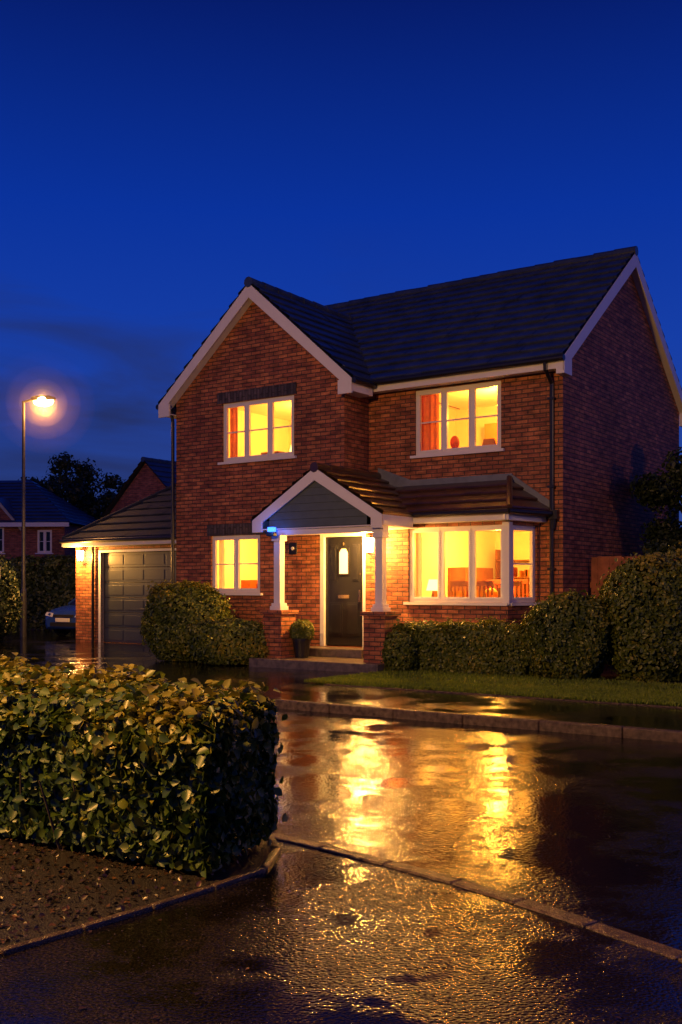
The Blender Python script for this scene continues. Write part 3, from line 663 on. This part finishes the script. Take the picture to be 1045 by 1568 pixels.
# ================================================================== STREET LAMPS
LENS=emis('sodium_lens',(1,.56,.17),60)
def halomat(d):  # scattering volume for the added glow round a lamp head
    hz=bpy.data.materials.new('lamp_halo'); hz.use_nodes=True; hn=hz.node_tree; hn.nodes.clear()
    ho=N(hn,'ShaderNodeOutputMaterial'); hv=N(hn,'ShaderNodeVolumeScatter'); hv.inputs['Density'].default_value=d; hv.inputs['Color'].default_value=(1,.8,.5,1); hn.links.new(hv.outputs[0],ho.inputs['Volume']); return hz
def street_lamp(x,y,h,energy,adir,c=(1,.50,.15),r=.15,halo=False):
    E=empty('street_lamp',(x,y,0),adir); m=MB()
    m.cyl((0,0,0),(0,0,1.4),.085,.085,0,14); m.cyl((0,0,1.4),(0,0,1.5),.085,.055,0,14); m.cyl((0,0,1.5),(0,0,h),.055,.042,0,14)
    m.box(-.02,.02,-.095,-.08,.5,1.1,0)
    m.cyl((0,0,h-.03),(.30,0,h+.06),.035,.035,0,10)
    m.loft([[(.22,-.06,h+.02),(.22,.06,h+.02),(.22,.05,h+.10),(.22,-.05,h+.10)],[(.35,-.12,h+.0),(.35,.12,h+.0),(.35,.09,h+.14),(.35,-.09,h+.14)],[(.75,-.13,h+.02),(.75,.13,h+.02),(.75,.09,h+.15),(.75,-.09,h+.15)],[(.92,-.06,h+.05),(.92,.06,h+.05),(.92,.04,h+.10),(.92,-.04,h+.10)]],0)
    m.obj('lamp_column',[METAL],E)
    m=MB(); m.sphere((.57,0,h+.0),.29,.14,.16,0); m.obj('lamp_lens',[LENS],E)
    light('lamp_light',E,(.57,0,h-.25),energy,c,r)
    if halo:  # added nested scatter spheres that imitate bloom round the lamp
        for i_,(rr,dd) in enumerate(((.40,.16),(.68,.06),(1.05,.022),(1.45,.008))):
            m=MB(); m.sphere((.57,0,h-.05),rr,rr,rr,0,32,20); m.obj('halo_shell_%d'%(i_+1),[halomat(dd)],E,merge=True,smooth=True)
street_lamp(-9.1,29.6,6.85,260,0,c=(1,.40,.08),halo=True)
street_lamp(-5.3,4.1,5.9,3300,-.2,c=(1,.47,.11))
street_lamp(17.5,9.0,6.6,600,math.pi,c=(1,.5,.25))  # added lamp outside the view, put there to warm the side wall
gp=empty('garden_lantern',(-8.6,26.55,0)); m=MB()
m.cyl((0,-.9,0),(0,-.9,1.7),.04,.035,0,10); m.box(-.11,.11,-1.01,-.79,1.7,1.73,0); m.box(-.085,.085,-.985,-.815,1.73,2.02,1)
for sx in(-.1,.1):
    for sy in(-1.0,-.8): m.box(sx-.01,sx+.01,sy-.01,sy+.01,1.73,2.02,0)
m.prism([(-.13,-1.03,2.02),(.13,-1.03,2.02),(.13,-.77,2.02),(-.13,-.77,2.02)],(0,0,.03),0); m.cyl((0,-.9,2.05),(0,-.9,2.18),.12,.02,0,8)
m.obj('lantern',[BLACK,emis('lantern_glass',(1,.55,.16),8)],gp); light('lantern_light',gp,(0,-1.15,1.9),50,(1,.5,.12),.08)

# ================================================================== NEIGHBOUR HOUSES
def nhouse(name,x,y,rot,w,d,ze,zr,wins,over=.3,gabled=False):
    E=empty(name,(x,y,0),rot); m=MB()
    ops=[q for q in wins]
    wall(m,I4,0,w,0,ze,ops,.15)
    m.poly([(0,0,0),(0,d,0),(0,d,ze),(0,0,ze)]); m.poly([(w,0,0),(w,d,0),(w,d,ze),(w,0,ze)]); m.poly([(0,d,0),(w,d,0),(w,d,ze),(0,d,ze)])
    if gabled: m.poly([(0,0,ze),(w,0,ze),(w/2,0,zr-.1)])
    m.obj('brick_walls',[BRICK_N],E)
    t=MB(); o=over
    if gabled:
        s=math.hypot(w/2+o,zr-ze+.15)
        tiles(t,(-o,-o*.6,ze-.15),(0,1,0),(w/2+o,0,zr-ze+.15),s,0,d+1,0,d+1,tw=.5)
        tiles(t,(w+o,-o*.6,ze-.15),(0,1,0),(-w/2-o,0,zr-ze+.15),s,0,d+1,0,d+1,tw=.5)
        ridge(t,(w/2,-o*.6,zr),(w/2,d+.8,zr))
    else:
        hh=d/2+o; s=math.hypot(hh,zr-ze)
        tiles(t,(-o,-o,ze),(1,0,0),(0,hh,zr-ze),s,0,w+2*o,hh*.8,w+2*o-hh*.8,tw=.5)
        tiles(t,(-o,d+o,ze),(1,0,0),(0,-hh,zr-ze),s,0,w+2*o,hh*.8,w+2*o-hh*.8,tw=.5)
        tiles(t,(w+o,-o,ze),(0,1,0),(-hh*.8,0,zr-ze),math.hypot(hh*.8,zr-ze),0,2*hh,hh,hh+.01,tw=.5)
        tiles(t,(-o,-o,ze),(0,1,0),(hh*.8,0,zr-ze),math.hypot(hh*.8,zr-ze),0,2*hh,hh,hh+.01,tw=.5)
    t.obj('roof_tiles',[TILE],E)
    f=MB();gl=MB()
    for q in ops: window(f,gl,I4,*q,n=2)
    if not gabled: f.box(-o,w+o,-o-.02,-o,ze-.18,ze)
    f.obj('window_frames',[WHITE],E); gl.obj('window_glass',[GLASS],E)
    i=MB(); i.box(.3,w-.3,.5,d-.3,.1,ze-.05); i.obj('dark_interior',[CORE],E)
    return E
nh=nhouse('neighbour_house',-22.3,45,-.05,10.4,7,4.3,6.5,[(7.1,7.75,3.0,4.15),(9.2,9.85,3.0,4.0),(2.0,3.2,3.0,4.0)])
m=MB(); m.poly([(6.5,-.12,4.1),(8.4,-.12,4.1),(7.45,-.12,5.25)],0); m.obj('small_gable',[BRICK_N],nh)
m=MB(); m.prism([(7.45,-.16,5.4),(6.35,-.16,4.1),(6.35,-.16,3.95),(7.45,-.16,5.2)],(0,.04,0)); m.prism([(7.45,-.162,5.4),(8.55,-.162,4.1),(8.55,-.162,3.95),(7.45,-.162,5.2)],(0,.04,0)); m.obj('gable_boards',[simple('painted_timber',(.4,.4,.4),.5)],nh)
m=MB(); m.poly([(7.45,-.2,5.42),(6.3,-.2,4.1),(6.3,2.5,4.1),(7.45,2.5,5.42)]); m.poly([(7.45,-.2,5.42),(8.6,-.2,4.1),(8.6,2.5,4.1),(7.45,2.5,5.42)]); m.obj('gable_roof',[TILE],nh)
nhouse('neighbour_house',-9.35,41.2,RZ,4.4,8,4.3,6.45,[],gabled=True)

# ================================================================== GROUND
m=MB(); m.poly([(-400,-400,-.01),(400,-400,-.01),(400,400,-.01),(-400,400,-.01)]); m.obj('ground',[simple('rough_grass',(.03,.04,.015),.9,var=.4,scale=.5)])
m=MB(); m.poly([(-60,-30,0),(60,-30,0),(60,60,0),(-60,60,0)]); m.obj('road',[ASPH])
def slab(name,pts,z0,z1,mat,M=I4):
    s=MB(); s.M=M; s.prism([(p[0],p[1],z0) for p in pts],(0,0,z1-z0)); return s.obj(name,[mat])
slab('driveway',[(-16,-5.3),(6.4,-5.3),(6.4,-3.55),(5.9,-3.0),(5.8,-1.0),(5.8,14),(-16,14)],-.005,.10,ASPH_D,HM)
s=MB(); s.M=HM; s.poly([(-16,-5.75,.003),(5.2,-5.75,.003),(5.2,-5.3,.101),(-16,-5.3,.101)]); s.obj('driveway_crossover',[KERB])
slab('footpath',[(6.4,-5.5),(45,-5.5),(45,-3.6),(6.4,-3.6)],-.004,.104,ASPH_D,HM)
slab('lawn',[(6.42,-3.58),(45,-3.58),(45,14),(5.85,14),(5.82,-1.0),(5.95,-3.0)],-.003,.112,SOIL,HM)
k=MB(); k.M=HM; x=5.2
while x<40:
    L=.9; j=random.uniform(-.003,.003); k.box(x+.002,x+L-.002,-5.61+j,-5.50+j,-.02,.107+j*.5); x+=L
k.obj('kerb',[KERB],bevel=.018)
k=MB(); k.M=HM; x=6.4
while x<30: k.box(x+.004,x+.91,-3.63,-3.585,.06,.118+random.uniform(-.003,.003)); x+=.915
k.obj('lawn_edging',[KERB])
KP=[(-.50,6.35),(-.43,6.08),(-.10,5.78),(.25,5.44),(.574,5.10),(.83,4.78),(1.08,4.45),(1.35,4.06),(1.62,3.62),(1.9,3.1),(2.2,2.5),(2.6,1.4),(2.9,-.5),(3.0,-8)]
EP=[(-.40,5.30),(-.62,4.98),(-.86,4.67),(-1.10,4.38),(-1.35,4.09),(-1.9,3.5),(-2.8,2.6),(-4.4,1.1),(-8,-1.0)]
slab('near_pavement',[(-.36,5.75)]+KP[1:]+[(-12,-8),(-12,-2.5)]+EP[::-1],-.004,.045,ASPH_P)
slab('planting_bed',EP+[(-14,-2),(-14,14),(-7,13.5),(-.62,6.55),(-.44,6.1),(-.34,5.7)],-.003,.055,SOIL)
def strip(name,pts,w,z0,z1,step):
    s=MB(); P=[Vector((p[0],p[1],0)) for p in pts]
    off=[]
    for i in range(len(P)):
        a=P[max(0,i-1)];b=P[min(len(P)-1,i+1)]; d=(b-a).normalized(); off.append(Vector((-d.y,d.x,0))*w/2)
    for i in range(len(P)-1):
        a,b=P[i],P[i+1]; na,nb=off[i],off[i+1]; L=(b-a).length; n=max(1,round(L/step)); g=.002/L
        for q in range(n):
            t0=q/n+g; t1=(q+1)/n-g; j=random.uniform(-.002,.002)
            p0=a.lerp(b,t0);p1=a.lerp(b,t1);m0=na.lerp(nb,t0);m1=na.lerp(nb,t1)
            s.prism([((p0-m0).x,(p0-m0).y,z0),((p1-m1).x,(p1-m1).y,z0),((p1+m1).x,(p1+m1).y,z0),((p0+m0).x,(p0+m0).y,z0)],(0,0,z1-z0+j))
    return s.obj(name,[KERB],bevel=.012)
strip('near_kerb',KP,.10,-.01,.055,.9); strip('bed_edging',[(-.44,6.1),(-.35,5.7)]+EP,.045,-.01,.068,.9)
def scatter(name,n,fn,size,mat,z,flat=.35):
    P=[]
    while len(P)<n:
        p=fn()
        if p: P.append((p[0],p[1],z+random.uniform(0,.012)))
    P=np.array(P); Nr=np.tile([0,0,1.],(len(P),1)); return leaves(name,P,Nr,size,mat,jit=flat,droop=0,szv=.6,wid=.35)
def fbed():
    t=random.random()**.7
    x=-.45-t*3.2; y=5.3+random.uniform(-2.6,1.4)
    yy=np.interp(x,[p[0] for p in EP[::-1]],[p[1] for p in EP[::-1]])
    return (x,y) if y>yy+.05 else None
scatter('bark_chips',9000,fbed,.022,CHIP,.06,.9)
def fpav():
    x=random.uniform(-1.6,1.8); y=random.uniform(2.6,5.6); yy=np.interp(x,[p[0] for p in EP[::-1]],[p[1] for p in EP[::-1]]) if x<-.4 else 9
    xx=np.interp(-y,[-p[1] for p in KP],[p[0] for p in KP])
    return (x,y) if y<yy-.05 and x<xx-.08 else None
scatter('fallen_leaves',60,fpav,.022,CHIP,.05,.3)
def pebbles(name,n,fn,r0,r1,z):
    s=MB(); i=0
    while i<n:
        p=fn()
        if not p: continue
        i+=1; r=random.uniform(r0,r1); s.sphere((p[0],p[1],z+r*.3),r,r*random.uniform(.6,1),r*.55,0,6,4)
    return s.obj(name,[simple('wet_grit',(.05,.04,.03),.12,var=.5,scale=60)])
pebbles('grit',1800,fpav,.002,.005,.045)
def froad():
    x=random.uniform(-.3,4.5); y=random.uniform(4,10.5); xx=np.interp(-y,[-p[1] for p in KP],[p[0] for p in KP])
    return (x,y) if x>xx+.1 else None
pebbles('road_grit',1200,froad,.002,.005,0)
n=48000
gxx=rng.uniform(6.0,13.5,n); gy=rng.uniform(-3.57,-.9,n)
gy=np.where(rng.uniform(size=n)<.55,rng.uniform(-3.58,-2.6,n),gy)
c,s_=math.cos(RZ),math.sin(RZ)
P=np.column_stack([HO.x+gxx*c-gy*s_,HO.y+gxx*s_+gy*c,np.full(n,.13)])
d=rng.normal(size=(n,3))*np.array([1,1,.15]); d/=np.linalg.norm(d,axis=1)[:,None]
leaves('grass_blades',P,d,.055,GRASSM,droop=-3.0,wid=.10,var=.45+lump(P,55,.5)*.2)

# ================================================================== WORLD
w=bpy.data.worlds.new('World'); scene.world=w; w.use_nodes=True; nt=w.node_tree
bg=nt.nodes['Background']; tc=N(nt,'ShaderNodeTexCoord'); sp=N(nt,'ShaderNodeSeparateXYZ'); nt.links.new(tc.outputs['Generated'],sp.inputs[0])
cr=N(nt,'ShaderNodeValToRGB'); nt.links.new(sp.outputs['Z'],cr.inputs['Fac'])
el=cr.color_ramp.elements; el[0].position=0; el[0].color=(.036,.062,.23,1); el[1].position=1; el[1].color=(.002,.010,.11,1)
for p,c_ in ((.10,(.020,.056,.29)),(.22,(.008,.048,.38)),(.34,(.003,.032,.33)),(.50,(.0018,.011,.14))):
    e=el.new(p); e.color=(*c_,1)
mp=N(nt,'ShaderNodeMapping'); mp.inputs['Scale'].default_value=(1.5,1.5,8); nt.links.new(tc.outputs['Generated'],mp.inputs['Vector'])
no=N(nt,'ShaderNodeTexNoise'); no.inputs['Scale'].default_value=1.9; no.inputs['Detail'].default_value=6; no.inputs['Distortion'].default_value=.6; nt.links.new(mp.outputs['Vector'],no.inputs['Vector'])
r1=N(nt,'ShaderNodeMapRange'); r1.inputs['From Min'].default_value=.38; r1.inputs['From Max'].default_value=.60; nt.links.new(no.outputs['Fac'],r1.inputs['Value'])
r2=N(nt,'ShaderNodeMapRange'); r2.inputs['From Min'].default_value=.34; r2.inputs['From Max'].default_value=.20; nt.links.new(sp.outputs['Z'],r2.inputs['Value'])
r3=N(nt,'ShaderNodeMapRange'); r3.inputs['From Min'].default_value=.14; r3.inputs['From Max'].default_value=-.22; nt.links.new(sp.outputs['X'],r3.inputs['Value'])
mu=N(nt,'ShaderNodeMath',operation='MULTIPLY'); nt.links.new(r1.outputs[0],mu.inputs[0]); nt.links.new(r2.outputs[0],mu.inputs[1])
mu3=N(nt,'ShaderNodeMath',operation='MULTIPLY'); nt.links.new(mu.outputs[0],mu3.inputs[0]); nt.links.new(r3.outputs[0],mu3.inputs[1])
mu2=N(nt,'ShaderNodeMath',operation='MULTIPLY'); mu2.inputs[1].default_value=.9; nt.links.new(mu3.outputs[0],mu2.inputs[0])
mx=N(nt,'ShaderNodeMixRGB'); nt.links.new(mu2.outputs[0],mx.inputs[0]); nt.links.new(cr.outputs[0],mx.inputs[1]); mx.inputs[2].default_value=(.017,.028,.115,1)
nt.links.new(mx.outputs[0],bg.inputs['Color']); bg.inputs['Strength'].default_value=1.0

# ================================================================== CAMERA
cd=bpy.data.cameras.new('camera'); cam=bpy.data.objects.new('camera',cd); col.objects.link(cam)
cam.location=(0,0,1.5); cam.rotation_euler=(math.pi/2,0,0)
cd.sensor_width=36; cd.lens=36.3; cd.shift_y=.074; cd.clip_end=2000; cd.clip_start=.05
scene.camera=cam
